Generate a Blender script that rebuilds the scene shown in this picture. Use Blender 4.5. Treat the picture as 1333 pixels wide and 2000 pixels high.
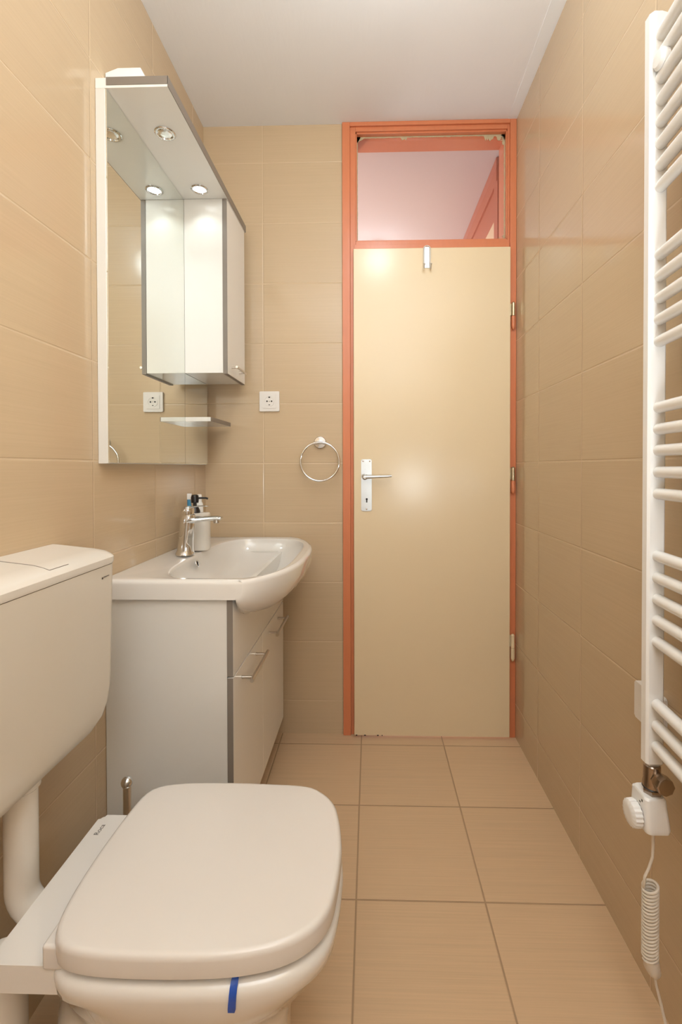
import bpy, bmesh, math, random
from mathutils import Vector, Matrix
random.seed(3)
for o in list(bpy.data.objects): bpy.data.objects.remove(o)
sc = bpy.context.scene
COL = sc.collection
PI = math.pi

# ------------------------------------------------------------------ camera
F, CX, CY = 897.0, 700.8, 923.5
YAW, PITCH, ROLL = 0.0256, 0.0123, 0.0019
cd = bpy.data.cameras.new('camera'); cam = bpy.data.objects.new('camera', cd); COL.objects.link(cam)
cam.location = (0.6958, 0.0, 1.1235)
cam.matrix_world = (Matrix.Translation(cam.location) @ Matrix.Rotation(YAW, 4, 'Z') @
                    Matrix.Rotation(PI/2 - PITCH, 4, 'X') @ Matrix.Rotation(-ROLL, 4, 'Z'))
cd.sensor_fit = 'HORIZONTAL'; cd.sensor_width = 36.0; cd.lens = F/1333*36
cd.shift_x = (666.5-CX)/1333; cd.shift_y = (CY-1000)/1333
cd.clip_start = 0.02
sc.camera = cam

# ------------------------------------------------------------------ view, world, lights
sc.view_settings.view_transform = 'Standard'
sc.view_settings.look = 'None'
sc.view_settings.gamma = 1
sc.view_settings.use_curve_mapping = False
sc.view_settings.exposure = 0.62
w = bpy.data.worlds.new('world'); sc.world = w; w.use_nodes = True
w.node_tree.nodes['Background'].inputs[0].default_value = (0.8, 0.85, 1, 1)
w.node_tree.nodes['Background'].inputs[1].default_value = 0.3
LAMP_COL = (0.81, 0.94, 1.0)
LAMP_POWER = 4.5        # ceiling globe
SPOT_POWER = 0.65        # canopy spots
BOUNCE_POWER = 132.0     # added fill spot behind the viewpoint, bounced off the ceiling
FLASH_POWER = 28.0       # flash behind the viewpoint, placed from its highlights
HALL_POWER = 42.0
def light(name, kind, loc, power, col, **k):
    d = bpy.data.lights.new(name, kind); d.energy = power; d.color = col
    for a, b in k.items(): setattr(d, a, b)
    o = bpy.data.objects.new(name, d); o.location = loc; COL.objects.link(o); return o
LAMP = (0.745, 0.96, 2.39)
light('ceiling_lamp_light', 'POINT', LAMP, LAMP_POWER, LAMP_COL, shadow_soft_size=0.06)
FLASH = (1.07, -0.33, 0.97)
fl = light('flash_light', 'SPOT', FLASH, FLASH_POWER, (0.83, 0.94, 1.0), spot_size=math.radians(165), spot_blend=1.0, shadow_soft_size=0.075)  # the flash, aimed up and forward
fl.rotation_euler = Vector((-.20, .52, .95)).to_track_quat('-Z', 'Y').to_euler()
bl = light('bounce_fill_spot', 'SPOT', (0.95, -0.42, 1.55), BOUNCE_POWER, (0.84, 0.94, 1.0), spot_size=math.radians(140), spot_blend=.8, shadow_soft_size=0.08)  # unseen spot added to brighten the room by ceiling bounce
bl.rotation_euler = (PI, 0, 0)
light('hall_lamp_light', 'POINT', (-0.2, 3.3, 1.5), HALL_POWER, (1.0, .92, .92), shadow_soft_size=0.12)

# ------------------------------------------------------------------ materials
def srgb(r, g, b):
    f = lambda c: (c/255/12.92 if c/255 <= .04045 else ((c/255+.055)/1.055)**2.4)
    return (f(r), f(g), f(b), 1)
def mat(name, col, rough=.4, metal=0., bump=0., bscale=40., var=0., vscale=8., trans=0., ior=1.5, coat=0., emit=None, estr=0., stretch=(1,1,1)):
    m = bpy.data.materials.new(name); m.use_nodes = True
    nt = m.node_tree; N = nt.nodes; L = nt.links
    b = N['Principled BSDF']
    b.inputs['Roughness'].default_value = rough; b.inputs['Metallic'].default_value = metal
    b.inputs['IOR'].default_value = ior; b.inputs['Transmission Weight'].default_value = trans
    b.inputs['Coat Weight'].default_value = coat
    if emit: b.inputs['Emission Color'].default_value = emit; b.inputs['Emission Strength'].default_value = estr
    tc = N.new('ShaderNodeTexCoord'); mp = N.new('ShaderNodeMapping'); mp.inputs['Scale'].default_value = stretch
    L.new(tc.outputs['Object'], mp.inputs['Vector'])
    nz = N.new('ShaderNodeTexNoise'); nz.inputs['Scale'].default_value = vscale; nz.inputs['Detail'].default_value = 4
    L.new(mp.outputs[0], nz.inputs['Vector'])
    mx = N.new('ShaderNodeMix'); mx.data_type = 'RGBA'
    mx.inputs[6].default_value = col
    mx.inputs[7].default_value = tuple(c*(1-var) for c in col[:3])+(1,)
    L.new(nz.outputs['Fac'], mx.inputs[0]); L.new(mx.outputs[2], b.inputs['Base Color'])
    if bump:
        n2 = N.new('ShaderNodeTexNoise'); n2.inputs['Scale'].default_value = bscale; n2.inputs['Detail'].default_value = 3
        L.new(mp.outputs[0], n2.inputs['Vector'])
        bp = N.new('ShaderNodeBump'); bp.inputs['Strength'].default_value = bump; bp.inputs['Distance'].default_value = .002
        L.new(n2.outputs['Fac'], bp.inputs['Height']); L.new(bp.outputs[0], b.inputs['Normal'])
    return m
def tile_mat(name, col, grout, ua, va, uo, vo, us, vs, gw, rough, streak_axis, gdark=0.0, streak=.035):
    """stack-bonded ceramic tiles; ua/va = world axes of the tile grid"""
    m = bpy.data.materials.new(name); m.use_nodes = True
    nt = m.node_tree; N = nt.nodes; L = nt.links; b = N['Principled BSDF']
    tc = N.new('ShaderNodeTexCoord'); sp = N.new('ShaderNodeSeparateXYZ'); L.new(tc.outputs['Object'], sp.inputs[0])
    def M(op, a, c=None, d=None):
        n = N.new('ShaderNodeMath'); n.operation = op
        for i, v in enumerate((a, c, d)):
            if v is None: continue
            if isinstance(v, (int, float)): n.inputs[i].default_value = v
            else: L.new(v, n.inputs[i])
        return n.outputs[0]
    def edge(ax, off, size):
        q = M('DIVIDE', M('SUBTRACT', sp.outputs[ax], off), size)
        fr = M('FRACT', q); return M('MULTIPLY', M('MINIMUM', fr, M('SUBTRACT', 1.0, fr)), size), M('FLOOR', q)
    eu, fu = edge(ua, uo, us); ev, fv = edge(va, vo, vs)
    e = M('MINIMUM', eu, ev)
    mr = N.new('ShaderNodeMapRange'); L.new(e, mr.inputs[0]); mr.interpolation_type = 'SMOOTHSTEP'
    mr.inputs[1].default_value = gw*.5; mr.inputs[2].default_value = gw*.5+.0012; mr.inputs[3].default_value = 0; mr.inputs[4].default_value = 1
    # bevel shoulder for the bump
    mb = N.new('ShaderNodeMapRange'); L.new(e, mb.inputs[0]); mb.interpolation_type = 'SMOOTHSTEP'
    mb.inputs[1].default_value = gw*.4; mb.inputs[2].default_value = gw*.5+.003
    # streaks along the tile
    cb = N.new('ShaderNodeCombineXYZ')
    seed = M('ADD', M('MULTIPLY', fu, 3.17), M('MULTIPLY', fv, 7.31))
    sc_ = {0: 260., 1: 260., 2: 260.}; sc_[streak_axis] = 3.0
    for i in range(3): L.new(M('ADD', M('MULTIPLY', sp.outputs[i], sc_[i]), seed), cb.inputs[i])
    nz = N.new('ShaderNodeTexNoise'); nz.inputs['Scale'].default_value = 1.0; nz.inputs['Detail'].default_value = 3; nz.inputs['Roughness'].default_value = .65
    L.new(cb.outputs[0], nz.inputs['Vector'])
    wn = N.new('ShaderNodeTexWhiteNoise'); wn.noise_dimensions = '1D'; L.new(seed, wn.inputs['W'])
    fac = M('ADD', M('MULTIPLY', M('SUBTRACT', nz.outputs['Fac'], .5), streak*4), M('MULTIPLY', M('SUBTRACT', wn.outputs['Value'], .5), .035))
    mul = N.new('ShaderNodeVectorMath'); mul.operation = 'SCALE'
    mul.inputs[0].default_value = col[:3]; L.new(M('ADD', fac, 1.0), mul.inputs['Scale'])
    mx = N.new('ShaderNodeMix'); mx.data_type = 'RGBA'; mx.inputs[6].default_value = grout
    L.new(mr.outputs[0], mx.inputs[0]); L.new(mul.outputs[0], mx.inputs[7]); L.new(mx.outputs[2], b.inputs['Base Color'])
    rr = N.new('ShaderNodeMapRange'); L.new(mr.outputs[0], rr.inputs[0]); rr.inputs[3].default_value = .7; rr.inputs[4].default_value = rough
    L.new(rr.outputs[0], b.inputs['Roughness'])
    ht = M('ADD', mb.outputs[0], M('MULTIPLY', nz.outputs['Fac'], .06))
    bp = N.new('ShaderNodeBump'); bp.inputs['Strength'].default_value = .6; bp.inputs['Distance'].default_value = .0012
    L.new(ht, bp.inputs['Height']); L.new(bp.outputs[0], b.inputs['Normal'])
    return m

W, D, H = 1.2967, 1.9196, 2.546
ZR = 1.141; TS = 1/3; RS = .25
TILE = (0.60, 0.445, 0.285, 1); GROUT = (0.65, 0.49, 0.315, 1)
M_ = {}
M_['tile_back'] = tile_mat('tile_back', TILE, GROUT, 0, 2, .2485, ZR, TS, RS, .0016, .15, 0)
M_['tile_left'] = tile_mat('tile_left', TILE, GROUT, 1, 2, D-.1167, ZR, TS, RS, .0016, .15, 1)
M_['tile_right'] = tile_mat('tile_right', TILE, GROUT, 1, 2, D-.2632, ZR, TS, RS, .0016, .12, 1)
M_['tile_floor'] = tile_mat('tile_floor', (0.66, 0.45, 0.27, 1), (0.40, 0.26, 0.15, 1), 0, 1, .6574, 1.1791, TS, TS, .003, .34, 0, streak=.07)
M_['plaster'] = mat('plaster', (.88, .86, .855, 1), .75, bump=.25, bscale=22, var=.03, vscale=3, stretch=(3, .7, 1))
M_['hall_plaster'] = mat('hall_plaster', (.66, .58, .57, 1), .8, var=.04)
M_['fresh_paint'] = mat('fresh_paint', (.88, .88, .88, 1), .7, bump=.3, bscale=30)
M_['orange'] = mat('orange_gloss_paint', (.72, .235, .105, 1), .28, bump=.25, bscale=14, var=.12, vscale=20, stretch=(3, 3, .6))
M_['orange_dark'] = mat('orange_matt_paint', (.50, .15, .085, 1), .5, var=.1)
M_['door'] = mat('cream_door_paint', (.84, .67, .435, 1), .24, bump=.04, bscale=160, var=.05, vscale=2.5)
M_['cream_residue'] = mat('cream_paint_residue', (.62, .52, .32, 1), .6, bump=.5, bscale=90, var=.3, vscale=60)
M_['white_lam'] = mat('white_laminate', (.78, .74, .68, 1), .16, var=.02)
M_['white_gloss'] = mat('white_gloss', (.88, .85, .80, 1), .12, var=.02)
M_['grey_edge'] = mat('grey_edging', (.24, .20, .165, 1), .4, var=.08)
M_['ceramic'] = mat('white_ceramic', (.80, .75, .69, 1), .08, coat=.5, var=.01)
M_['plastic'] = mat('white_plastic', (.77, .71, .63, 1), .2, var=.01)
M_['cistern'] = mat('cistern_plastic', (.70, .63, .53, 1), .18, var=.01)
M_['lid'] = mat('seat_plastic', (.74, .68, .62, 1), .2, var=.01)
M_['enamel'] = mat('white_enamel', (.90, .88, .85, 1), .22, var=.01)
M_['chrome'] = mat('chrome', (.78, .80, .82, 1), .05, metal=1.)
M_['steel'] = mat('brushed_steel', (.62, .58, .52, 1), .28, metal=1., bump=.1, bscale=200)
M_['bronze'] = mat('nickel_fitting', (.38, .31, .25, 1), .22, metal=1.)
M_['alu'] = mat('satin_aluminium', (.66, .68, .68, 1), .38, metal=1.)
M_['socket'] = mat('socket_plastic', (.82, .77, .72, 1), .3)
M_['dark'] = mat('dark_recess', (.02, .016, .012, 1), .6)
M_['black'] = mat('black_plastic', (.012, .011, .012, 1), .3)
M_['blue'] = mat('light_blue_plastic', (.07, .30, .50, 1), .3)
M_['tape'] = mat('blue_tape', (.012, .075, .42, 1), .35, bump=.3, bscale=150)
M_['mark'] = mat('grey_print', (.09, .075, .06, 1), .5)
M_['cord'] = mat('white_cord', (.76, .68, .58, 1), .4)
M_['brass'] = mat('worn_brass', (.70, .58, .38, 1), .3, metal=.9, var=.4, vscale=120)
M_['glow'] = mat('lamp_globe', (.9, .9, .88, 1), .4, emit=(1, .94, .86, 1), estr=6)
M_['led'] = mat('led_lens', (.9, .9, .9, 1), .15, emit=(.9, .97, 1, 1), estr=2.5)
M_['led_dim'] = mat('spot_reflector', (.85, .86, .86, 1), .12, metal=1., bump=.6, bscale=120)
M_['window'] = mat('frosted_pane', (.9, .9, .9, 1), .3, emit=(1, .97, .93, 1), estr=2.0)
M_['mirror'] = mat('mirror_silver', (.86, .89, .85, 1), .0, metal=1.)
M_['wood_floor'] = mat('hall_floor', (.35, .22, .13, 1), .4, var=.3, vscale=3, stretch=(1, 12, 1))
g = bpy.data.materials.new('window_glass'); g.use_nodes = True
gn = g.node_tree; b = gn.nodes['Principled BSDF']
b.inputs['Base Color'].default_value = (.97, .98, .97, 1); b.inputs['Roughness'].default_value = .02
b.inputs['IOR'].default_value = 1.5; b.inputs['Transmission Weight'].default_value = 1
M_['glass'] = g

# ------------------------------------------------------------------ mesh helpers
def obj(name, bm, m, parent=None, smooth=True, sharp=35, **props):
    bmesh.ops.recalc_face_normals(bm, faces=bm.faces)
    me = bpy.data.meshes.new(name); bm.to_mesh(me); bm.free()
    o = bpy.data.objects.new(name, me); COL.objects.link(o)
    me.materials.append(M_[m] if isinstance(m, str) else m)
    if smooth:
        for p in me.polygons: p.use_smooth = True
        try:
            me.set_sharp_from_angle(angle=math.radians(sharp))
        except Exception: pass
        wn = o.modifiers.new('weighted_normals', 'WEIGHTED_NORMAL'); wn.keep_sharp = True; wn.weight = 100
    if parent:
        o.parent = parent
        o.matrix_parent_inverse = Matrix.Translation(-Vector(parent.location))
    for a, b_ in props.items(): o[a] = b_
    return o
def thing(name, label, cat, loc=(0, 0, 0), group=None):
    o = bpy.data.objects.new(name, None); COL.objects.link(o); o.location = loc; o.empty_display_size = .02
    o['label'] = label; o['category'] = cat
    if group: o['group'] = group
    return o
def tag(o, label, cat, group=None):
    o['label'] = label; o['category'] = cat
    if group: o['group'] = group
    return o
def struct(o, label=None):
    o['kind'] = 'structure'
    if label: o['label'] = label
    return o
def bx(bm, x0, x1, y0, y1, z0, z1, bev=0., seg=2, mtx=None):
    r = bmesh.ops.create_cube(bm, size=1)
    vs = r['verts']
    for v in vs:
        v.co = Vector(((x0+x1)/2+v.co.x*(x1-x0), (y0+y1)/2+v.co.y*(y1-y0), (z0+z1)/2+v.co.z*(z1-z0)))
    if bev:
        es = list({e for v in vs for e in v.link_edges})
        r2 = bmesh.ops.bevel(bm, geom=es, offset=bev, segments=seg, profile=.5, affect='EDGES')
        vs = r2['verts']
    if mtx is not None:
        bmesh.ops.transform(bm, matrix=mtx, verts=list({v for v in vs if v.is_valid}))
    return bm
def box(*a, **k): return bx(bmesh.new(), *a, **k)
def loft(bm, rings, closed=True, cap0=True, cap1=True):
    R = [[bm.verts.new(p) for p in r] for r in rings]
    n = len(R[0])
    for a, b_ in zip(R, R[1:]):
        for i in range(n if closed else n-1):
            j = (i+1) % n
            bm.faces.new((a[i], a[j], b_[j], b_[i]))
    if cap0: bm.faces.new(R[0][::-1])
    if cap1: bm.faces.new(R[-1])
    return bm
def tube(bm, pts, r, n=16, cap=True, radii=None, squash=None):
    pts = [Vector(p) for p in pts]; rings = []
    t = (pts[1]-pts[0]).normalized()
    up = Vector((0, 0, 1)) if abs(t.z) < .9 else Vector((1, 0, 0))
    nrm = (up - t*up.dot(t)).normalized()
    for i, p in enumerate(pts):
        if i == 0: tt = pts[1]-pts[0]
        elif i == len(pts)-1: tt = pts[-1]-pts[-2]
        else: tt = (pts[i+1]-p).normalized()+(p-pts[i-1]).normalized()
        tt.normalize()
        nrm = (nrm-tt*nrm.dot(tt)).normalized(); bi = tt.cross(nrm)
        rr = radii[i] if radii else r
        s1, s2 = squash if squash else (1, 1)
        rings.append([p+(nrm*math.cos(2*PI*k/n)*s1+bi*math.sin(2*PI*k/n)*s2)*rr for k in range(n)])
    return loft(bm, rings, cap0=cap, cap1=cap)
def lathe(bm, prof, c, axis='z', n=32, flip=False):
    """prof = [(radius, height)]"""
    c = Vector(c); rings = []
    for r, h in prof:
        ring = []
        for k in range(n):
            a = 2*PI*k/n; u, v = math.cos(a)*r, math.sin(a)*r
            ring.append(c+{'z': Vector((u, v, h)), 'x': Vector((h, u, v)), 'y': Vector((u, h, v))}[axis])
        rings.append(ring)
    return loft(bm, rings)
def arc(c, r, a0, a1, n, plane='xz'):
    out = []
    for i in range(n+1):
        a = a0+(a1-a0)*i/n; u, v = math.cos(a)*r, math.sin(a)*r
        out.append({'xz': (c[0]+u, c[1], c[2]+v), 'xy': (c[0]+u, c[1]+v, c[2]), 'yz': (c[0], c[1]+u, c[2]+v)}[plane])
    return out
def prism(bm, poly, axis, a, b_, bev=0., seg=2):
    f = {'x': lambda u, v, t: (t, u, v), 'y': lambda u, v, t: (u, t, v), 'z': lambda u, v, t: (u, v, t)}[axis]
    A = [bm.verts.new(f(u, v, a)) for u, v in poly]; B = [bm.verts.new(f(u, v, b_)) for u, v in poly]
    n = len(poly); fs = [bm.faces.new(A[::-1]), bm.faces.new(B)]
    for i in range(n): fs.append(bm.faces.new((A[i], A[(i+1) % n], B[(i+1) % n], B[i])))
    if bev:
        es = list(fs[0].edges)+list(fs[1].edges)
        bmesh.ops.bevel(bm, geom=es, offset=bev, segments=seg, profile=.5, affect='EDGES')
    return bm
def rrect(x0, x1, y0, y1, r, n=6):
    out = []
    for cx, cy, a in ((x1-r, y1-r, 0), (x0+r, y1-r, PI/2), (x0+r, y0+r, PI), (x1-r, y0+r, 1.5*PI)):
        for i in range(n+1):
            t = a+PI/2*i/n; out.append((cx+r*math.cos(t), cy+r*math.sin(t)))
    return out

# ------------------------------------------------------------------ room shell
YB = -1.0      # wall behind the camera
T = .12
struct(obj('floor', box(-T, W+T, YB-T, D+.13, -.1, 0), 'tile_floor', smooth=False), 'beige striped square floor tiles')
struct(obj('ceiling', box(-T, W+T, YB-T, D+.005, H, H+.1), 'plaster', smooth=False), 'pale plaster ceiling')
struct(obj('wall_left', box(-T, 0, YB-T, D+.13, 0, H), 'tile_left', smooth=False), 'glossy beige tiled wall behind basin and cistern')
struct(obj('wall_right', box(W, W+T, YB-T, D, 0, H), 'tile_right', smooth=False), 'glossy beige tiled wall behind the towel radiator')
struct(obj('wall_back', box(0, .5815, D, D+.13, 0, H), 'tile_back', smooth=False), 'beige tiled wall beside the door')
struct(obj('wall_front', box(-T, W+T, YB-T, YB, 0, H), 'plaster', smooth=False), 'painted wall behind the viewpoint')
# strip of fresher white paint along the ceiling edge
struct(obj('trim_2', prism(bmesh.new(), [(W-.085, YB), (W-.07, .3), (W-.062, .9), (W-.05, 1.3), (W-.035, D-.002), (W, D-.002), (W, YB)], 'z', H-.0015, H+.001), 'fresh_paint', smooth=False), 'brighter painted strip along the ceiling edge')

# door frame and transom bar (one joinery piece)
fx0, fx1 = .5815, W
lx0, lx1 = .6275, 1.268       # leaf
def frame_profile():
    bm = bmesh.new()
    y0 = D-.012
    bx(bm, fx0, .6135, y0, D+.13, 0, H-.0005, bev=.0015)
    bx(bm, 1.2702, W-.0005, y0, D+.13, 0, H-.0005, bev=.0015)
    bx(bm, .6135, 1.2702, y0, D+.13, H-.0165, H-.0005, bev=.0015)
    # recessed inner band
    bx(bm, .6136, .6365, D-.004, D+.128, 0, H-.0166, bev=.0012)
    bx(bm, 1.2620, 1.2701, D-.004, D+.128, 0, H-.0166, bev=.0012)
    bx(bm, .6366, 1.2619, D-.004, D+.128, H-.0340, H-.0166, bev=.0012)
    # transom bar, stepped
    bx(bm, .6366, 1.2619, D-.004, D+.126, 2.000, 2.0600, bev=.0012)
    bx(bm, .6300, 1.2690, D-.0085, D-.0045, 2.0200, 2.0440, bev=.0012)
    # thin glazing beads round the pane
    for (a, b_, c, d) in ((.634, .642, 2.06, H-.03), (1.258, 1.266, 2.06, H-.03)):
        bx(bm, a, b_, D+.004, D+.022, c, d, bev=.001)
    bx(bm, .634, 1.266, D+.004, D+.022, 2.058, 2.067, bev=.001); bx(bm, .634, 1.266, D+.004, D+.022, H-.040, H-.031, bev=.001)
    return bm
fr = struct(obj('trim_1', frame_profile(), 'orange'), 'orange painted door frame with transom bar')
win = struct(obj('window_1', box(.636, 1.264, D+.024, D+.028, 2.058, H-.030), 'glass', smooth=False), 'clear glass transom pane above the door')
# ragged cream paint left at the edges of the glass
def ragged():
    bm = bmesh.new(); y = D+.0235
    def strip(p0, p1, inward, wf):
        p0, p1, inward = Vector(p0), Vector(p1), Vector(inward); n = 160; last = None
        for i in range(n+1):
            t = i/n; p = p0.lerp(p1, t); wd = wf(t)
            a = bm.verts.new(p); b_ = bm.verts.new(p+inward*wd)
            if last: bm.faces.new((last[0], a, b_, last[1]))
            last = (a, b_)
    r = random.random
    top = H-.039; bot = 2.066
    strip((.641, y, top), (1.259, y, top), (0, 0, -1), lambda t: .004+.003*r()+(.024*r()*(t > .86))+(.016*r() if .30 < t < .34 else 0)+(.02*(1-t/.05) if t < .05 else 0))
    strip((.641, y, bot), (1.259, y, bot), (0, 0, 1), lambda t: .002+.002*r()+(.016*r()*(t > .95)))
    strip((.641, y, bot), (.641, y, top), (1, 0, 0), lambda t: .003+.002*r()+(.012*(t-.94)/.06 if t > .94 else 0))
    strip((1.259, y, bot), (1.259, y, top), (-1, 0, 0), lambda t: .003+.003*r()+(.018*r()*(t > .9))+(.010*r()*(t < .06)))
    geom = bmesh.ops.extrude_face_region(bm, geom=list(bm.faces))
    bmesh.ops.translate(bm, vec=(0, -.0012, 0), verts=[v for v in geom['geom'] if isinstance(v, bmesh.types.BMVert)])
    return bm
obj('paint_residue', ragged(), 'cream_residue', win, smooth=False, label='ragged cream paint around the pane edge')

# door leaf
leaf = struct(obj('door_1', box(lx0, lx1, D-.028, D-.0045, .010, 2.019, bev=.003), 'door'), 'plain cream painted door leaf')
YL = D-.028
bm = prism(bmesh.new(), rrect(.658, .7015, .943, 1.156, .006), 'y', YL-.004, YL, bev=.0015)
pl = obj('handle_plate', bm, 'alu', leaf, label='long satin metal handle plate')
for x, z in ((.666, 1.148), (.694, 1.148), (.680, .951)):
    obj('screw', lathe(bmesh.new(), [(.0028, 0), (.0032, -.001), (.0015, -.0016)], (x, YL-.004, z), 'y', 12), 'bronze', pl)
bm = lathe(bmesh.new(), [(.0042, 0), (.0042, -.0006)], (.681, YL-.004, .992), 'y', 16); bx(bm, .6785, .6835, YL-.0046, YL-.004, .978, .992)
obj('keyhole', bm, 'dark', pl)
bm = lathe(bmesh.new(), [(.0125, 0), (.0125, -.006), (.0095, -.010), (.0085, -.030), (.009, -.046), (.006, -.050)], (.674, YL-.004, 1.084), 'y', 24)
tube(bm, [(.670, YL-.046, 1.084), (.685, YL-.047, 1.0838), (.72, YL-.047, 1.085), (.765, YL-.046, 1.0865), (.781, YL-.044, 1.0875)], .006, 16, radii=[.0085, .0085, .0072, .006, .0055], squash=(.85, 1))
obj('door_handle', bm, 'alu', leaf, label='straight pale metal lever handle')
for z, up, lo in ((1.74, 'brass', 'orange'), (1.068, 'brass', 'orange'), (.379, 'door', 'door')):
    bm = lathe(bmesh.new(), [(.004, .056), (.0075, .052), (.0078, .002), (.0072, .0)], (1.281, D-.022, z), 'z', 20)
    bx(bm, 1.266, 1.281, D-.018, D-.014, z+.004, z+.050)
    h = obj('hinge', bm, up, leaf)
    bm = lathe(bmesh.new(), [(.0072, -.001), (.008, -.003), (.008, -.042), (.0055, -.052), (.002, -.056)], (1.281, D-.022, z), 'z', 20)
    bx(bm, 1.281, 1.291, D-.018, D-.010, z-.046, z-.004)
    obj('hinge_barrel', bm, lo, h)
# little paint chips at the foot of the leaf
bm = bmesh.new()
for x, ww in ((.634, .006), (.668, .008), (.722, .007), (.741, .004)): bx(bm, x, x+ww, YL-.0004, YL+.004, .0095, .014)
obj('paint_chip', bm, 'dark', leaf, smooth=False)

# ------------------------------------------------------------------ hall behind the transom
HY = D+.13
struct(obj('floor_hall', box(-.9, W+T, HY, 4.3, -.1, 0), 'wood_floor', smooth=False), 'hall floor')
struct(obj('ceiling_hall', box(-.9, W+T, D+.006, 4.3, H, H+.1), 'hall_plaster', smooth=False), 'pinkish hall ceiling seen through the transom')
struct(obj('wall_hall_right', box(W, W+T, D+.001, 4.3, 0, H), 'hall_plaster', smooth=False), 'hall wall')
struct(obj('wall_hall_left', box(-1.0, -.9, HY, 4.3, 0, H), 'hall_plaster', smooth=False), 'hall wall')
struct(obj('wall_hall_far', box(-.9, W, 4.2, 4.3, 0, H), 'hall_plaster', smooth=False), 'hall wall')
struct(obj('wall_hall_near', box(-.9, -T-.001, HY-.1, HY, 0, H), 'hall_plaster', smooth=False), 'hall wall')
bm = box(1.276, W-.0005, 2.14, 3.3, 2.43, H-.0005, bev=.003); bx(bm, 1.286, W-.0005, 2.14, 3.3, 2.285, 2.432, bev=.002)
bx(bm, 1.276, W-.0005, 2.12, 2.18, 0, 2.43); bx(bm, 1.276, W-.0005, 3.24, 3.3, 0, 2.43)
struct(obj('trim_3', bm, 'orange_dark'), 'orange frame head of another door in the hall')
struct(obj('door_2', box(1.284, W-.0005, 2.18, 3.24, .01, 2.284), 'door', smooth=False), 'hall door')

# ------------------------------------------------------------------ ceiling lamp (just above the picture)
t = thing('ceiling_lamp', 'round opal ceiling lamp in the middle of the ceiling', 'lamp', (LAMP[0], LAMP[1], H))
obj('lamp_base', lathe(bmesh.new(), [(.05, 0), (.05, -.015), (.012, -.02), (.012, -.075), (.03, -.08)], (LAMP[0], LAMP[1], H), 'z'), 'plastic', t)
t = thing('flash_stand', 'thin stand added behind the viewpoint for the flash and fill spot', 'lamp', (FLASH[0], FLASH[1], 0))  # unseen prop added to carry the flash and the ceiling fill
obj('base', lathe(bmesh.new(), [(.10, 0), (.10, .012), (.02, .02)], (FLASH[0], FLASH[1], 0)), 'black', t)
obj('pole', tube(bmesh.new(), [(FLASH[0], FLASH[1], .02), (FLASH[0], FLASH[1], .86), (.95, -.42, .95), (.95, -.42, 1.46)], .008), 'black', t)
# ------------------------------------------------------------------ mirror cabinet
mc = thing('mirror_cabinet', 'white wall mirror cabinet with lit canopy and side cupboard over the basin', 'mirror cabinet', (0, 1.5, 1.134))
y0, ym, y1 = 1.157, 1.64, 1.866
MX = .025
bm = box(.0005, MX, y0, y1, 1.134, 2.084, bev=.001)
mb = obj('mirror_board', bm, 'white_lam', mc)
obj('mirror', box(MX, MX+.004, y0+.0015, ym-.0006, 1.1365, 2.083), 'mirror', mc, smooth=False)
obj('mirror', box(MX, MX+.004, ym+.0006, y1-.001, 1.1365, 1.462), 'mirror', mc, smooth=False)
obj('canopy', box(.0005, .186, y0, y1+.014, 2.084, 2.110, bev=.001), 'white_gloss', mc)
bm = box(MX+.004, .187, y0-.0012, y0, 2.0905, 2.1105); bx(bm, .186, .1875, y0-.0012, y1+.0145, 2.0845, 2.1105)
obj('canopy_edging', bm, 'grey_edge', mc, smooth=False, label='grey front edging of the canopy')
for i, y in enumerate((1.316, 1.582)):
    c = (.108, y, 2.084)
    bm = bmesh.new()
    for k in range(40):
        pass
    lathe(bm, [(.0215, 0), (.029, -.0002), (.029, -.0022), (.0265, -.0042), (.0225, -.0044), (.0205, -.001)], c, 'z', 40)
    s = obj('spotlight', bm, 'chrome', mc)
    # beaded ring
    bm = bmesh.new()
    for k in range(28):
        a = 2*PI*k/28
        bmesh.ops.create_icosphere(bm, subdivisions=1, radius=.0016, matrix=Matrix.Translation((c[0]+.0258*math.cos(a), c[1]+.0258*math.sin(a), c[2]-.0042)))
    obj('bead_ring', bm, 'steel', s)
    obj('lens', lathe(bmesh.new(), [(.0205, -.0012), (.017, -.0035), (.009, -.0042), (.002, -.0044)], c, 'z', 32), 'led' if i else 'led_dim', s)
    sp_ = light('spot_light', 'SPOT', (c[0], c[1], c[2]-.008), SPOT_POWER*(.75 if i else .5), (.85, .97, 1.0), spot_size=math.radians(110), spot_blend=.6, shadow_soft_size=.016)
# side cupboard
cab = obj('cupboard', box(MX+.004, .168, ym, y1, 1.463, 2.0835, bev=.001), 'white_lam', mc)
dr = obj('cupboard_door', box(.1695, .184, ym, y1+.002, 1.461, 2.083, bev=.0012), 'white_gloss', mc)
bm = box(.168, .1845, ym-.0013, ym, 1.4605, 2.083); bx(bm, .170, .1845, ym-.001, y1+.002, 1.4595, 1.461)
obj('door_edging', bm, 'grey_edge', dr, smooth=False, label='grey edge band')
bm = bmesh.new()
tube(bm, [(.207, 1.675, 1.492), (.207, 1.80, 1.492)], .0045, 12)
for y in (1.690, 1.785): tube(bm, [(.184, y, 1.492), (.207, y, 1.492)], .0035, 10)
obj('handle', bm, 'steel', dr)
# little shelf under the cupboard
sh = obj('shelf', prism(bmesh.new(), [(MX+.004, ym+.004), (.120, ym+.004), (.123, y1-.001), (MX+.004, y1-.001)], 'z', 1.290, 1.3055, bev=.0008, seg=1), 'white_lam', mc)
obj('shelf_edging', prism(bmesh.new(), [(.1205, ym+.004), (.1222, ym+.004), (.125, y1-.001), (.1235, y1-.001)], 'z', 1.290, 1.3055), 'grey_edge', sh, smooth=False)
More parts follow.
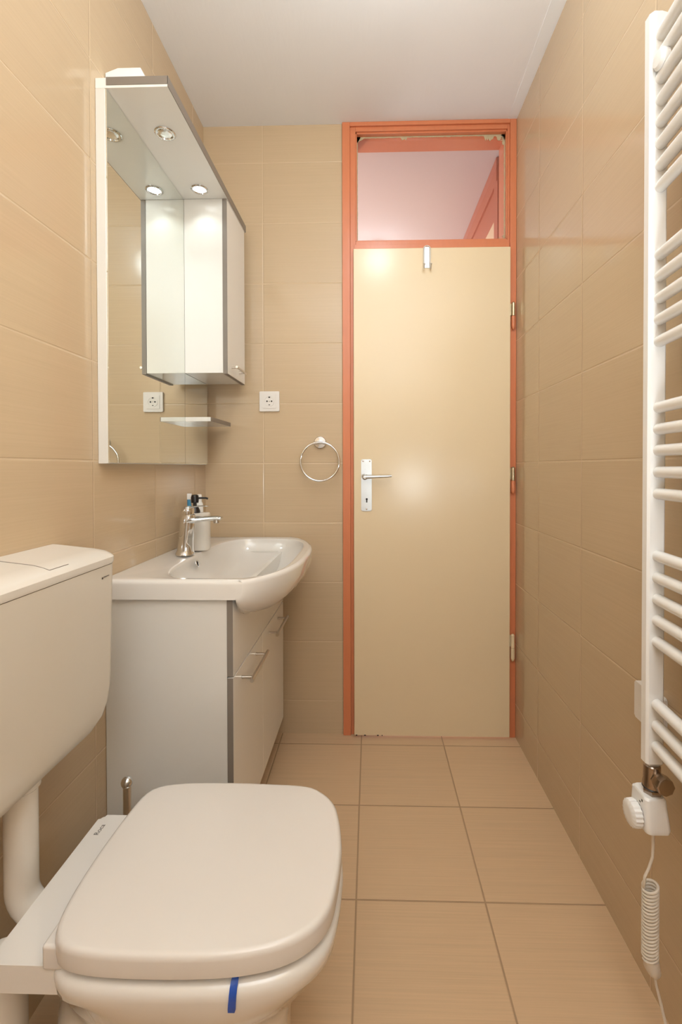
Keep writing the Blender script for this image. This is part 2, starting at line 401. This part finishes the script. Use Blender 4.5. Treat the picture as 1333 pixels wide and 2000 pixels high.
# connection box on top of the canopy
obj('junction_box', prism(bmesh.new(), [(.001, 2.1105), (.105, 2.1105), (.105, 2.150), (.095, 2.172), (.035, 2.172), (.001, 2.160)], 'y', 1.20, 1.27, bev=.003), 'enamel', mc)

# ------------------------------------------------------------------ vanity unit
va = thing('vanity_unit', 'white vanity unit with two doors and bar handles under the basin', 'vanity unit', (0, 1.5, 0))
vx, vy0, vy1 = .322, 1.18, 1.86
bm = box(.001, vx, vy0, vy0+.016, .10, .784, bev=.0008); bx(bm, .001, vx, vy1-.016, vy1, .10, .784, bev=.0008)
bx(bm, .001, vx, vy0+.016, vy1-.016, .10, .116); bx(bm, .001, .012, vy0+.016, vy1-.016, .116, .66); bx(bm, vx-.018, vx, vy0+.016, vy1-.016, .59, .67)
obj('carcass', bm, 'white_lam', va)
yd = 1.505
def front(name, a, b_, c, d):
    f_ = obj(name, box(vx+.001, .3385, a, b_, c, d, bev=.001), 'white_gloss', va)
    return f_
pn = front('front_panel', vy0, vy1, .579, .783)
obj('edge_band', box(vx+.0005, .338, vy0-.0013, vy0, .579, .783), 'grey_edge', pn, smooth=False, label='dark grey edge band')
d1 = front('cabinet_door', vy0, yd-.001, .102, .575)
obj('edge_band', box(vx+.0005, .338, vy0-.0013, vy0, .102, .5745), 'grey_edge', d1, smooth=False, label='dark grey edge band')
d2 = front('cabinet_door', yd+.001, vy1, .102, .575)
def bar_handle(parent, ya_, yb_, z, xo=.372):
    bm = bmesh.new(); tube(bm, [(xo, ya_, z), (xo, yb_, z)], .0055, 14)
    for y in (ya_+.022, yb_-.022): tube(bm, [(.3385, y, z), (xo, y, z)], .0045, 12)
    obj('handle', bm, 'steel', parent)
bar_handle(d1, 1.235, 1.435, .543); bar_handle(d2, 1.575, 1.775, .543)
for x in (.05, .28):
    for y in (vy0+.05, vy1-.05):
        obj('foot', lathe(bmesh.new(), [(.018, 0), (.018, .012), (.012, .02), (.012, .10)], (x, y, 0), 'z', 20), 'black', va)

# ------------------------------------------------------------------ wash basin
def basin():
    bc = Vector((.265, 1.535)); n = 128
    yA, yB = 1.165, 1.905
    def front_x(y):
        s = (y-1.535)/.37
        return .366+.124*max(0., 1-abs(s)**2.6)**.72
    def outer():
        pts = []
        for i in range(24): pts.append((.0015, yB+(yA-yB)*i/24))
        for i in range(24): pts.append((.0015+(.366-.0015)*i/24, yA))
        for i in range(56):
            s = -math.cos(PI*i/56); y = 1.535+.37*s; pts.append((front_x(y), y))
        for i in range(24): pts.append((.366-(.366-.0015)*i/24, yB))
        return pts
    O = outer(); n = len(O)
    def inner(p, e=3.6):
        d = Vector(p)-bc; a = math.atan2(d.y, d.x)
        # bowl opening: D shape, straight-ish back at x~.115, front follows the rim
        c, s = math.cos(a), math.sin(a)
        ax = .185 if c > 0 else .155; ay = .333
        r = 1/((abs(c)/ax)**e+(abs(s)/ay)**e)**(1/e)
        return Vector((bc.x+c*r, bc.y+s*r))
    I = [inner(p) for p in O]
    ZT = .834
    def fr_(p): # how much of a front bulge at this outline point
        return max(0., min(1., (p[0]-.366)/.10)) if p[0] > .366 else 0.
    rings = []
    # underside, from the hidden centre outwards
    und = []
    for p in O:
        f_ = fr_(p); x = p[0]; y = p[1]
        und.append((x, y, f_))
    def belly(x, y, f_, t):
        # t=0 at rim edge, 1 at the lowest, inner end of the belly
        y_ = 1.535+(y-1.535)*(1-.12*t*f_)
        if f_ <= 0: return (x, y, .812-.029*t)
        xi = .350; xx = x+(xi-x)*(1-math.cos(t*PI/2))
        zz = .812-(.027+.084*f_**.7)*math.sin(t*PI/2)
        return (xx, y_, zz)
    rings.append([(min(bc.x+(x-bc.x)*.5, .30), bc.y+(y-bc.y)*.5, .688) for x, y, f_ in und])
    rings.append([(min(bc.x+(x-bc.x)*.86, .305), bc.y+(y-bc.y)*.85, .690) for x, y, f_ in und])
    rings.append([(min(bc.x+(x-bc.x)*.88, .315), bc.y+(y-bc.y)*.885, .698) for x, y, f_ in und])
    rings.append([(min(bc.x+(x-bc.x)*.90, .340), bc.y+(y-bc.y)*.89, .781-.086*f_**.7) for x, y, f_ in und])
    for t_ in (1, .85, .7, .55, .4, .25, .1): rings.append([belly(x, y, f_, t_) for x, y, f_ in und])
    def ins(k, z):
        out = []
        for p in O:
            q = Vector(p); d = (bc-q)
            qx = q.x+(-k if q.x > .02 else 0) if abs(q.y-yA) > 1e-4 and abs(q.y-yB) > 1e-4 else q.x
            qy = q.y+(k if q.y < bc.y else -k) if (q.x < .37) and (abs(q.y-yA) < 1e-4 or abs(q.y-yB) < 1e-4) else q.y
            out.append((qx, qy, z))
        return out
    rings.append([(x, y, .822) for x, y, f_ in und])
    rings.append(ins(.0015, .8275)); rings.append(ins(.005, .8315)); rings.append(ins(.012, ZT))
    def mixr(k, z):
        return [(O[i][0]+(I[i].x-O[i][0])*k, O[i][1]+(I[i].y-O[i][1])*k, z) for i in range(n)]
    rings.append(mixr(.35, ZT-.0008)); rings.append(mixr(.75, ZT-.002)); rings.append(mixr(.95, ZT-.0035))
    for q in range(19):
        t_ = q/18*PI/2
        k = max(math.cos(t_)**.62, .075); z = .828-.122*math.sin(t_)**1.15; e = 3.6-1.6*q/18
        J = [inner(p, e) for p in O]
        rings.append([(bc.x-.02*(1-k)+(J[i].x-bc.x)*k, bc.y+(J[i].y-bc.y)*k, z) for i in range(n)])
    bm = loft(bmesh.new(), rings)
    return bm
ba = obj('washbasin', basin(), 'ceramic', sharp=75)
tag(ba, 'white ceramic washbasin with curved front on top of the vanity', 'washbasin')
bm = bmesh.new()
mt = Matrix.Translation((.1235, 1.50, .806)) @ Matrix.Rotation(math.radians(72), 4, 'Y')
def ringmesh(bm, mt, R, r, n=28, m=10):
    rings = []
    for i in range(n):
        a = 2*PI*i/n; rings.append([mt @ Vector(((R+r*math.cos(2*PI*k/m))*math.cos(a), (R+r*math.cos(2*PI*k/m))*math.sin(a), r*math.sin(2*PI*k/m))) for k in range(m)])
    rings.append(rings[0]); loft(bm, rings, cap0=False, cap1=False); bmesh.ops.remove_doubles(bm, verts=bm.verts, dist=1e-6); return bm
ov = obj('overflow_ring', ringmesh(bm, mt, .0105, .0025), 'chrome', ba)
bm = bmesh.new(); bmesh.ops.create_circle(bm, cap_ends=True, segments=24, radius=.0095, matrix=mt @ Matrix.Translation((0, 0, .0006)))
obj('overflow_hole', bm, 'dark', ov, smooth=False)
obj('drain', lathe(bmesh.new(), [(.012, 0), (.021, .003), (.019, .005), (.004, .0075)], (.245, 1.535, .7035), 'z', 28), 'chrome', ba)

# ------------------------------------------------------------------ basin tap
fa = thing('basin_tap', 'chrome single lever mixer tap at the back of the basin', 'tap', (.083, 1.50, .836))
fy = 1.50
prof = [(.030, .031, .836, 0), (.030, .031, .841, 0), (.026, .026, .850, .001), (.0245, .024, .880, .003), (.0235, .0235, .915, .006), (.0235, .0235, .945, .009), (.023, .022, .962, .011), (.022, .021, .968, .011)]
rings = [[(.083+dx+a*math.cos(2*PI*k/28), fy+b_*math.sin(2*PI*k/28), z) for k in range(28)] for a, b_, z, dx in prof]
obj('tap_body', loft(bmesh.new(), rings), 'chrome', fa)
bm = tube(bmesh.new(), [(.088, fy, .945), (.12, fy, .951), (.16, fy, .955), (.19, fy, .957), (.205, fy, .956)], .012, 20, radii=[.021, .018, .0155, .014, .012], squash=(.55, 1.15))
obj('spout', bm, 'chrome', fa)
obj('aerator', lathe(bmesh.new(), [(.0095, 0), (.0095, -.010), (.008, -.012)], (.188, fy, .952), 'z', 20), 'steel', fa)
bm = lathe(bmesh.new(), [(.0205, 0), (.0215, .010), (.0205, .020), (.014, .025)], (.092, fy, .970), 'z', 28)
tube(bm, [(.090, fy, .990), (.115, fy, .9945), (.14, fy, .9965), (.162, fy, .996)], .01, 16, radii=[.013, .012, .0095, .006], squash=(.22, 1.1))
obj('lever', bm, 'chrome', fa)

# ------------------------------------------------------------------ soap dispenser, tumbler and contents behind the tap
sd = thing('soap_dispenser', 'cream oval soap dispenser with black pump behind the basin tap', 'soap dispenser', (.094, 1.60, .834))
rings = []
for z, k in ((.8345, .92), (.840, 1), (.955, 1), (.962, .97), (.964, .90)):
    rings.append([(.094+.036*k*math.copysign(abs(math.cos(a))**.8, math.cos(a)), 1.60+.030*k*math.copysign(abs(math.sin(a))**.8, math.sin(a)), z) for a in [2*PI*i/40 for i in range(40)]])
obj('bottle', loft(bmesh.new(), rings), 'plastic', sd)
bm = lathe(bmesh.new(), [(.018, .964), (.0175, .972), (.011, .986), (.006, .989), (.006, .998), (.0125, 1.0), (.0135, 1.018), (.011, 1.026), (.006, 1.028)], (.078, 1.60, 0), 'z', 24)
tube(bm, [(.078, 1.60, 1.016), (.118, 1.60, 1.016), (.124, 1.60, 1.0135)], .0036, 10)
obj('pump', bm, 'black', sd, label='black pump head with thin nozzle')
tu = thing('tumbler', 'white tumbler standing in the corner behind the soap dispenser', 'tumbler', (.048, 1.69, .834))
obj('cup', lathe(bmesh.new(), [(.026, .0015), (.030, .006), (.032, .10), (.0305, .10), (.028, .008), (.005, .006)], (.048, 1.69, .834), 'z', 28), 'plastic', tu)
m3 = Matrix.Translation((.056, 1.688, .895)) @ Matrix.Rotation(math.radians(4), 4, 'Y') @ Matrix.Rotation(math.radians(4), 4, 'X')
tp = thing('toothpaste_tube', 'white toothpaste tube standing cap up in the tumbler', 'toothpaste', (.056, 1.688, .85))
rings = [[m3 @ Vector((a*math.cos(2*PI*k/20), b_*math.sin(2*PI*k/20), z)) for k in range(20)] for a, b_, z in ((.021, .002, -.05), (.020, .008, 0), (.017, .013, .05), (.014, .012, .095), (.009, .009, .104))]
obj('tube_body', loft(bmesh.new(), rings), 'enamel', tp)
bm = lathe(bmesh.new(), [(.0085, .102), (.009, .106), (.008, .128), (.006, .130)], (0, 0, 0), 'z', 18); bmesh.ops.transform(bm, matrix=m3, verts=bm.verts)
obj('cap', bm, 'enamel', tp)
tb = thing('toothbrush', 'blue and white toothbrush leaning in the tumbler beside the toothpaste', 'toothbrush', (.04, 1.68, .85))
obj('brush_handle', tube(bmesh.new(), [(.050, 1.675, .845), (.040, 1.672, .93), (.030, 1.670, .985), (.027, 1.670, 1.022)], .005, 12, radii=[.004, .006, .0075, .0045]), 'blue', tb)
obj('bristles', box(.024, .038, 1.664, 1.675, 1.006, 1.028, bev=.001), 'enamel', tb)

# ------------------------------------------------------------------ toilet
YT = .803
to = thing('toilet', 'white floor standing toilet with closed lid in the foreground', 'toilet', (.38, YT, 0))
def sup(xa, xb, hy, z, e=3.0, n=72, yc=YT):
    c = (xa+xb)/2; a = (xb-xa)/2
    out = []
    for k in range(n):
        t_ = 2*PI*k/n; cc, ss = math.cos(t_), math.sin(t_)
        out.append((c+a*math.copysign(abs(cc)**(2/e), cc), yc+hy*math.copysign(abs(ss)**(2/e), ss), z))
    return out
LIDP = [(.223,.947),(.245,.968),(.299,.979),(.392,.983),(.474,.981),(.557,.975),(.594,.957),(.622,.924),(.635,.881),(.643,.824),(.643,.790),(.641,.754),(.633,.706),(.611,.672),(.572,.647),(.514,.632),(.44,.626),(.346,.625),(.283,.629),(.246,.640),(.226,.665),(.216,.71),(.2115,.77),(.2115,.84),(.215,.906)]
def lid_curve():
    n = len(LIDP); out = []
    for i in range(n):
        p0, p1, p2, p3 = (Vector(LIDP[(i+j) % n]) for j in (-1, 0, 1, 2))
        for k in range(6):
            t_ = k/6
            out.append(.5*((2*p1)+(-p0+p2)*t_+(2*p0-5*p1+4*p2-p3)*t_*t_+(-p0+3*p1-3*p2+p3)*t_**3))
    return out
LC = lid_curve(); CL = Vector((.43, YT))
def polar(curve, n):
    dat = sorted((math.atan2((p-CL).y, (p-CL).x), (p-CL).length) for p in curve)
    out = []
    for k in range(n):
        a = -PI+2*PI*(k+.5)/n
        lo = max([q for q in dat if q[0] <= a] or [(dat[-1][0]-2*PI, dat[-1][1])]); hi = min([q for q in dat if q[0] > a] or [(dat[0][0]+2*PI, dat[0][1])])
        t_ = (a-lo[0])/(hi[0]-lo[0]); out.append((a, lo[1]+(hi[1]-lo[1])*t_))
    return out
LP = polar(LC, 120)
def outline(inset=0., z=0):
    return [(CL.x+math.cos(a)*(r-inset), CL.y+math.sin(a)*(r-inset), z) for a, r in LP]
def low(xa, xb, hy, z, e):
    c = Vector(((xa+xb)/2, YT)); a = (xb-xa)/2
    cur = [Vector((c.x+a*math.copysign(abs(math.cos(t_))**(2/e), math.cos(t_)), c.y+hy*math.copysign(abs(math.sin(t_))**(2/e), math.sin(t_)))) for t_ in [2*PI*(k+.37)/360 for k in range(360)]]
    return [(CL.x+math.cos(q)*r, CL.y+math.sin(q)*r, z) for q, r in polar(cur, 120)]
rings = [low(.150, .545, .104, .0, 3), low(.150, .547, .102, .05, 3), low(.150, .550, .100, .14, 3), low(.155, .556, .102, .20, 2.8),
         low(.165, .576, .118, .25, 2.6), low(.18, .612, .155, .30, 2.6), low(.19, .628, .171, .338, 2.8), outline(.0005, .362), outline(-.002, .376), outline(-.002, .384), outline(.001, .390), outline(.007, .394), outline(.016, .396)]
obj('bowl', loft(bmesh.new(), rings), 'ceramic', to)
bm = prism(bmesh.new(), rrect(.128, .27, YT-.150, YT+.142, .012), 'z', .350, .392, bev=.006, seg=3)
dk = obj('rear_deck', bm, 'ceramic', to)
rings = [outline(.020, .4052), outline(.004, .4052), outline(.001, .4075), outline(0, .416), outline(0, .432), outline(.0015, .4375), outline(.005, .4405), outline(.010, .4418), outline(.05, .4426), outline(.12, .443)]
ld = obj('lid', loft(bmesh.new(), rings), 'lid', to)
rings = [outline(.016, .3965), outline(.011, .398), outline(.011, .4035), outline(.016, .405)]
obj('seat', loft(bmesh.new(), rings), 'lid', to)
for ya_, yb_ in ((YT-.155, YT-.100), (YT+.100, YT+.155)):
    obj('hinge_cover', box(.215, .252, ya_, yb_, .390, .427, bev=.005, seg=3), 'lid', to)
# printed mark on the rear deck: four small letters
cu = bpy.data.curves.new('mark_text', 'FONT'); cu.body = 'Roca'; cu.size = .017; cu.extrude = .0001; cu.align_x = 'CENTER'
tob = bpy.data.objects.new('mark_tmp', cu); COL.objects.link(tob)
bpy.context.view_layer.update()
me = bpy.data.meshes.new_from_object(tob.evaluated_get(bpy.context.evaluated_depsgraph_get()))
bpy.data.objects.remove(tob)
bm = bmesh.new(); bm.from_mesh(me)
bmesh.ops.transform(bm, matrix=Matrix.Translation((.152, .905, .3922)) @ Matrix.Rotation(PI/2, 4, 'Z') @ Matrix.Diagonal((.8, .8, 1, 1)), verts=bm.verts)
obj('printed_mark', bm, 'mark', dk, smooth=False)

tape = bmesh.new()
pts = [(.503, .6405, .4005), (.5028, .6360, .3975), (.5025, .6312, .3930), (.5022, .6278, .386), (.502, .6270, .380), (.5015, .6270, .374), (.501, .6276, .367), (.500, .6284, .361)]
rings = []
for (x, y, z), k in zip(pts, (.9, 1, 1, 1, 1.02, 1.05, 1.08, .9)):
    hw = .0052*k; rings.append([(x-hw, y, z), (x+hw, y+.0004, z), (x+hw, y-.0007, z), (x-hw, y-.0009, z)])
loft(tape, rings)
tag(obj('tape_strip', tape, 'tape'), 'short blue tape strip stuck on the toilet rim below the lid', 'tape')

# ------------------------------------------------------------------ cistern
ci = thing('cistern', 'white plastic wall hung cistern beside the vanity', 'cistern', (0, .80, .56))
def cis_ring(z, xf, ya_, yb_, r=.03, n=8):
    # D-shaped plan: flat on the wall, rounded front corners
    pts = [(.0012, yb_, z), (.0012, ya_, z)]
    for i in range(n+1):
        a = -PI/2+PI/2*i/n; pts.append((xf-r+r*math.cos(a), ya_+r+r*math.sin(a), z))
    for i in range(n+1):
        a = PI/2*i/n; pts.append((xf-r+r*math.cos(a), yb_-r+r*math.sin(a), z))
    return pts
ya_, yb_ = .585, 1.020
rings = []
for z, xf, dy in ((.560, .085, .10), (.563, .100, .085), (.572, .112, .060), (.590, .118, .030), (.612, .120, .014), (.65, .1215, .006), (.75, .123, .003), (.912, .125, .0)):
    rings.append(cis_ring(z, xf, ya_+dy, yb_-dy, min(.028, xf*.3)))
obj('tank', loft(bmesh.new(), rings), 'cistern', ci)
rings = []
for z, k in ((.9135, .0), (.918, -.0015), (.930, -.0015), (.940, .003), (.948, .010), (.9535, .022), (.957, .040)):
    rings.append(cis_ring(z, .126-k, ya_+k*.9, yb_-k*.9, max(.028-.2*k, .012)))
bm = loft(bmesh.new(), rings)
for v in bm.verts:
    if v.co.z > .925: v.co.z -= .014*(v.co.x/.12)*(v.co.z-.925)/.032
from mathutils.bvhtree import BVHTree
bvh = BVHTree.FromBMesh(bm)
def on_lid(x, y):
    h = bvh.ray_cast(Vector((x, y, 1.2)), Vector((0, 0, -1)))[0]
    return (x, y, h.z+.0002)
gap = tube(bmesh.new(), [on_lid(.02+.096*i/12, .812) for i in range(13)], .0008, 6)
gap2 = tube(bmesh.new(), [on_lid(.116, .812+.052*i/8) for i in range(9)], .0008, 6)
li = obj('tank_lid', bm, 'plastic', ci)
# flush button outline let into the lid
obj('button_gap', gap, 'grey_edge', li); obj('button_gap', gap2, 'grey_edge', li)
bm = box(.1252, .1256, .965, .985, .8885, .8900); bx(bm, .1252, .1256, .958, .963, .886, .890)
obj('printed_mark', bm, 'mark', ci, smooth=False)

fp = thing('flush_pipe', 'white flush pipe bending from the cistern down into the toilet', 'pipe', (.066, YT, .33))
path = [(.066, YT, .565), (.066, YT, .52), (.066, YT, .40)]+[(.066+.052-.052*math.cos(a), YT, .372-.052*math.sin(a)) for a in [PI/2*i/8 for i in range(9)]]+[(.16, YT, .320)]
bm = tube(bmesh.new(), path, .0265, 24)
obj('pipe', bm, 'plastic', fp)
obj('seal', lathe(bmesh.new(), [(.029, .02), (.031, .017), (.031, .003), (.028, 0)], (.066, YT, .546), 'z', 24), 'plastic', fp)
wp = tube(bmesh.new(), [(.080, .73, .001), (.080, .73, .15), (.080, .73, .312), (.080, .73, .316)], .042, 24, radii=[.042, .042, .042, .036])
tag(obj('waste_pipe', wp, 'plastic'), 'white waste pipe behind the toilet foot at the lower left', 'pipe')

# chrome stop valve between cistern and vanity
sv = thing('stop_valve', 'small chrome stop valve on the wall between cistern and vanity', 'valve', (.0, 1.12, .63))
obj('flange', lathe(bmesh.new(), [(.014, .0005), (.013, .004), (.007, .006)], (0, 1.125, .640), 'x', 24), 'chrome', sv)
bm = lathe(bmesh.new(), [(.007, .004), (.007, .020), (.0105, .021), (.0115, .031), (.009, .036), (.003, .037)], (0, 1.125, .640), 'x', 20)
obj('knob', bm, 'chrome', sv)

# ------------------------------------------------------------------ toilet brush
tbm = thing('toilet_brush', 'steel toilet brush with ball tipped handle beside the vanity side', 'toilet brush', (.118, 1.065, 0))
obj('holder', lathe(bmesh.new(), [(.046, .0), (.048, .004), (.048, .24), (.047, .246), (.012, .250)], (.118, 1.065, 0), 'z', 32), 'steel', tbm)
obj('handle', tube(bmesh.new(), [(.118, 1.065, .245), (.118, 1.065, .368)], .009, 18), 'steel', tbm)
bm = bmesh.new(); bmesh.ops.create_uvsphere(bm, u_segments=24, v_segments=16, radius=.0135, matrix=Matrix.Translation((.118, 1.065, .378)))
obj('knob', bm, 'chrome', tbm, label='polished ball knob')

# ------------------------------------------------------------------ towel ring
tr = thing('towel_ring', 'round chrome towel ring on the tiled wall left of the door frame', 'towel ring', (.4875, D, 1.22))
obj('wall_rose', lathe(bmesh.new(), [(.0255, 0), (.0255, -.007), (.0235, -.009), (.010, -.010), (.009, -.034), (.006, -.036)], (.4865, D-.0003, 1.227), 'y', 36), 'chrome', tr)
tube_ = tube(bmesh.new(), [(.462, D-.034, 1.2215), (.475, D-.034, 1.2245), (.4865, D-.034, 1.2258), (.498, D-.034, 1.2245), (.511, D-.034, 1.2215)], .0062, 14)
obj('ring_holder', tube_, 'chrome', tr)
bm = ringmesh(bmesh.new(), Matrix.Translation((.4885, D-.036, 1.1465)) @ Matrix.Rotation(PI/2, 4, 'X'), .0795, .0042, 72, 14)
obj('ring', bm, 'chrome', tr)

# ------------------------------------------------------------------ wall socket
ws = thing('wall_socket', 'square white wall socket on the tiles right of the mirror cabinet', 'socket', (.275, D, 1.399))
sx, sz = .275, 1.399
obj('frame', prism(bmesh.new(), rrect(sx-.0415, sx+.0415, sz-.0415, sz+.0415, .003), 'y', D-.0095, D-.0003, bev=.0015), 'socket', ws)
obj('cover', prism(bmesh.new(), rrect(sx-.0285, sx+.0285, sz-.0285, sz+.0285, .002), 'y', D-.0115, D-.009, bev=.0008), 'socket', ws)
bm = lathe(bmesh.new(), [(.0215, 0), (.0215, -.0012), (.0195, -.0014), (.0190, -.0002), (.001, .0)], (sx, D-.0116, sz), 'y', 40)
wl = obj('well', bm, 'socket', ws)
for dx in (-.0095, .0095): obj('pin_hole', lathe(bmesh.new(), [(.0033, 0), (.0033, -.0006)], (sx+dx, D-.0118, sz), 'y', 14), 'dark', wl)
obj('centre_screw', lathe(bmesh.new(), [(.0018, 0), (.0018, -.0006)], (sx, D-.0118, sz), 'y', 12), 'bronze', wl)
obj('earth_clip', box(sx-.0035, sx+.0035, D-.0126, D-.0117, sz+.0140, sz+.0195), 'dark', wl, smooth=False)
obj('earth_clip', box(sx-.003, sx+.003, D-.0124, D-.0117, sz-.0165, sz-.0135), 'dark', wl, smooth=False)

# ------------------------------------------------------------------ over-door hook
hk = thing('over_door_hook', 'small metal double hook hanging over the top of the cream door', 'hook', (.927, YL, 1.98))
hx = .928
obj('hook_plate', box(hx-.0105, hx+.0105, YL-.0028, YL-.001, 1.935, 2.0205, bev=.0005, seg=1), 'alu', hk)
bm = bmesh.new()
U = [(hx-.0135, YL-.004, 1.938), (hx-.0135, YL-.004, 2.012)]+[(hx-.0135*math.cos(a), YL-.004, 2.012+.0125*math.sin(a)) for a in [PI*i/10 for i in range(1, 10)]]+[(hx+.0135, YL-.004, 2.012), (hx+.0135, YL-.004, 1.938)]
tube(bm, U, .002, 10); obj('wire_loop', bm, 'steel', hk)
for s in (-1, 1):
    x = hx+s*.0135
    bm = tube(bmesh.new(), [(x, YL-.004, 1.945), (x, YL-.006, 1.932), (x, YL-.014, 1.924), (x, YL-.024, 1.926), (x, YL-.030, 1.937)], .0022, 10)
    bmesh.ops.create_icosphere(bm, subdivisions=2, radius=.0038, matrix=Matrix.Translation((x, YL-.030, 1.940)))
    obj('prong', bm, 'steel', hk)

# ------------------------------------------------------------------ towel radiator
ra = thing('towel_radiator', 'tall white ladder towel radiator on the right wall', 'radiator', (1.24, .64, 1.2))
px0, px1 = 1.2215, 1.2555
def post(yn, yf):
    poly = [(px0+.004, yn), (px1-.004, yn), (px1, yn+.004), (px1, yf-.004), (px1-.004, yf), (px0+.008, yf), (px0, yf-.010), (px0, yn+.004)]
    bm = bmesh.new()
    rings = [[(x, y, z) for x, y in poly] for z in (.556, 1.972)]
    cap = lambda z, s: [((x-1.241)*s+1.241, (y-(yn+yf)/2)*s+(yn+yf)/2, z) for x, y in poly]
    rings = [cap(.548, .55)]+rings+[cap(1.981, .55)]
    return loft(bm, rings)
obj('post', post(.882, .910), 'enamel', ra); obj('post', post(.392, .420), 'enamel', ra)
ztops = [1.930, 1.8895, 1.849, 1.8085, 1.768, 1.728, 1.688, 1.648, 1.521, 1.481, 1.440, 1.400, 1.359, 1.235, 1.194, 1.154, 1.113, 1.072, .954, .913, .872, .832, .791, .671, .631, .591]
for z in ztops:
    pts = [(px0+.0195-.012*math.sin(PI*i/14), .888-.476*i/14, z) for i in range(15)]
    obj('bar', tube(bmesh.new(), pts, .0108, 16), 'enamel', ra)
for z in (1.868,):
    bm = lathe(bmesh.new(), [(.010, .046), (.010, -.012), (.0165, -.014), (.0175, -.024), (.013, -.029), (.004, -.030)], (1.250, .862, z), 'x', 24)
    obj('wall_bracket', bm, 'enamel', ra)

# heating element under the post
he = thing('heating_element', 'white electric heating element with dial under the towel radiator', 'heater', (1.241, .897, .50))
hx_, hy_ = 1.240, .895
bm = lathe(bmesh.new(), [(.0125, .549), (.0145, .547), (.0150, .520), (.0165, .512), (.0165, .507)], (hx_, hy_, 0), 'z', 24)
lathe(bm, [(.013, -.008), (.0165, -.020), (.0165, -.036), (.013, -.038)], (hx_+.004, hy_, .527), 'y', 8)
obj('tee_fitting', bm, 'bronze', he)
obj('gasket', lathe(bmesh.new(), [(.0155, .507), (.0175, .505), (.0155, .503)], (hx_, hy_, 0), 'z', 24), 'black', he)
obj('nut', lathe(bmesh.new(), [(.0165, .503), (.0165, .492), (.015, .490)], (hx_, hy_, 0), 'z', 6), 'bronze', he)
rings = []
for z, a0, a1, b0, b1 in ((.494, 1.219, 1.254, .876, .922), (.490, 1.216, 1.257, .873, .926), (.46, 1.215, 1.260, .870, .928), (.437, 1.215, 1.263, .868, .930), (.429, 1.217, 1.262, .870, .928), (.426, 1.222, 1.258, .874, .922)):
    rings.append([(x, y, z) for x, y in rrect(a0, a1, b0, b1, .009)])
obj('housing', loft(bmesh.new(), rings), 'enamel', he)
# fluted dial facing the room
bm = bmesh.new(); rings = []; n = 72
for r, h in ((.019, .002), (.0235, .0), (.0245, -.004), (.0235, -.014), (.019, -.017), (.010, -.0178)):
    rings.append([(1.2135+h, .899+r*(1+.035*math.cos(18*2*PI*k/n))*math.cos(2*PI*k/n), .450+r*(1+.035*math.cos(18*2*PI*k/n))*math.sin(2*PI*k/n)) for k in range(n)])
obj('dial', loft(bm, rings), 'enamel', he)
obj('dial_collar', lathe(bmesh.new(), [(.0215, .006), (.0215, -.002)], (1.2125, .899, .450), 'x', 28), 'mark', he)
bm = box(1.2150, 1.2160, .884, .887, .482, .486); bx(bm, 1.2148, 1.2160, .890, .894, .4770, .4790)
obj('symbol', bm, 'mark', he, smooth=False)
# coiled flex
cp = [(1.239, .889, .424), (1.239, .889, .395), (1.238, .889, .372), (1.230, .887, .352), (1.2215, .885, .338), (1.2205, .885, .327)]
turns, nn = 21, 18
zc0, zc1 = .318, .178; R_ = .0128
for i in range(turns*nn+1):
    a = PI+2*PI*i/nn; t_ = i/(turns*nn)
    cp.append((1.2345+R_*math.cos(a), .889-R_*math.sin(a)*.95, zc0+(zc1-zc0)*t_+.004*math.cos(a)))
cp += [(1.234, .889, .170), (1.242, .889, .150), (1.246, .889, .125), (1.256, .889, .085), (1.263, .880, .04), (1.268, .86, .008), (1.272, .80, .0055), (1.273, .68, .0055), (1.273, .5, .0055)]
obj('coiled_cord', tube(bmesh.new(), cp, .0026, 8), 'cord', he)
bm = tube(bmesh.new(), [(1.236, .889, .176), (1.238, .889, .160), (1.243, .889, .148), (1.245, .889, .138)], .01, 16, radii=[.0135, .014, .012, .005])
obj('cord_sleeve', bm, 'cord', he)

# flat white box behind the post, on the wall
cb_ = obj('connection_box', prism(bmesh.new(), rrect(.938, 1.024, .573, .653, .004), 'x', W-.018, W-.0004, bev=.002), 'socket')
tag(cb_, 'flat white connection box on the right wall behind the radiator post', 'socket')
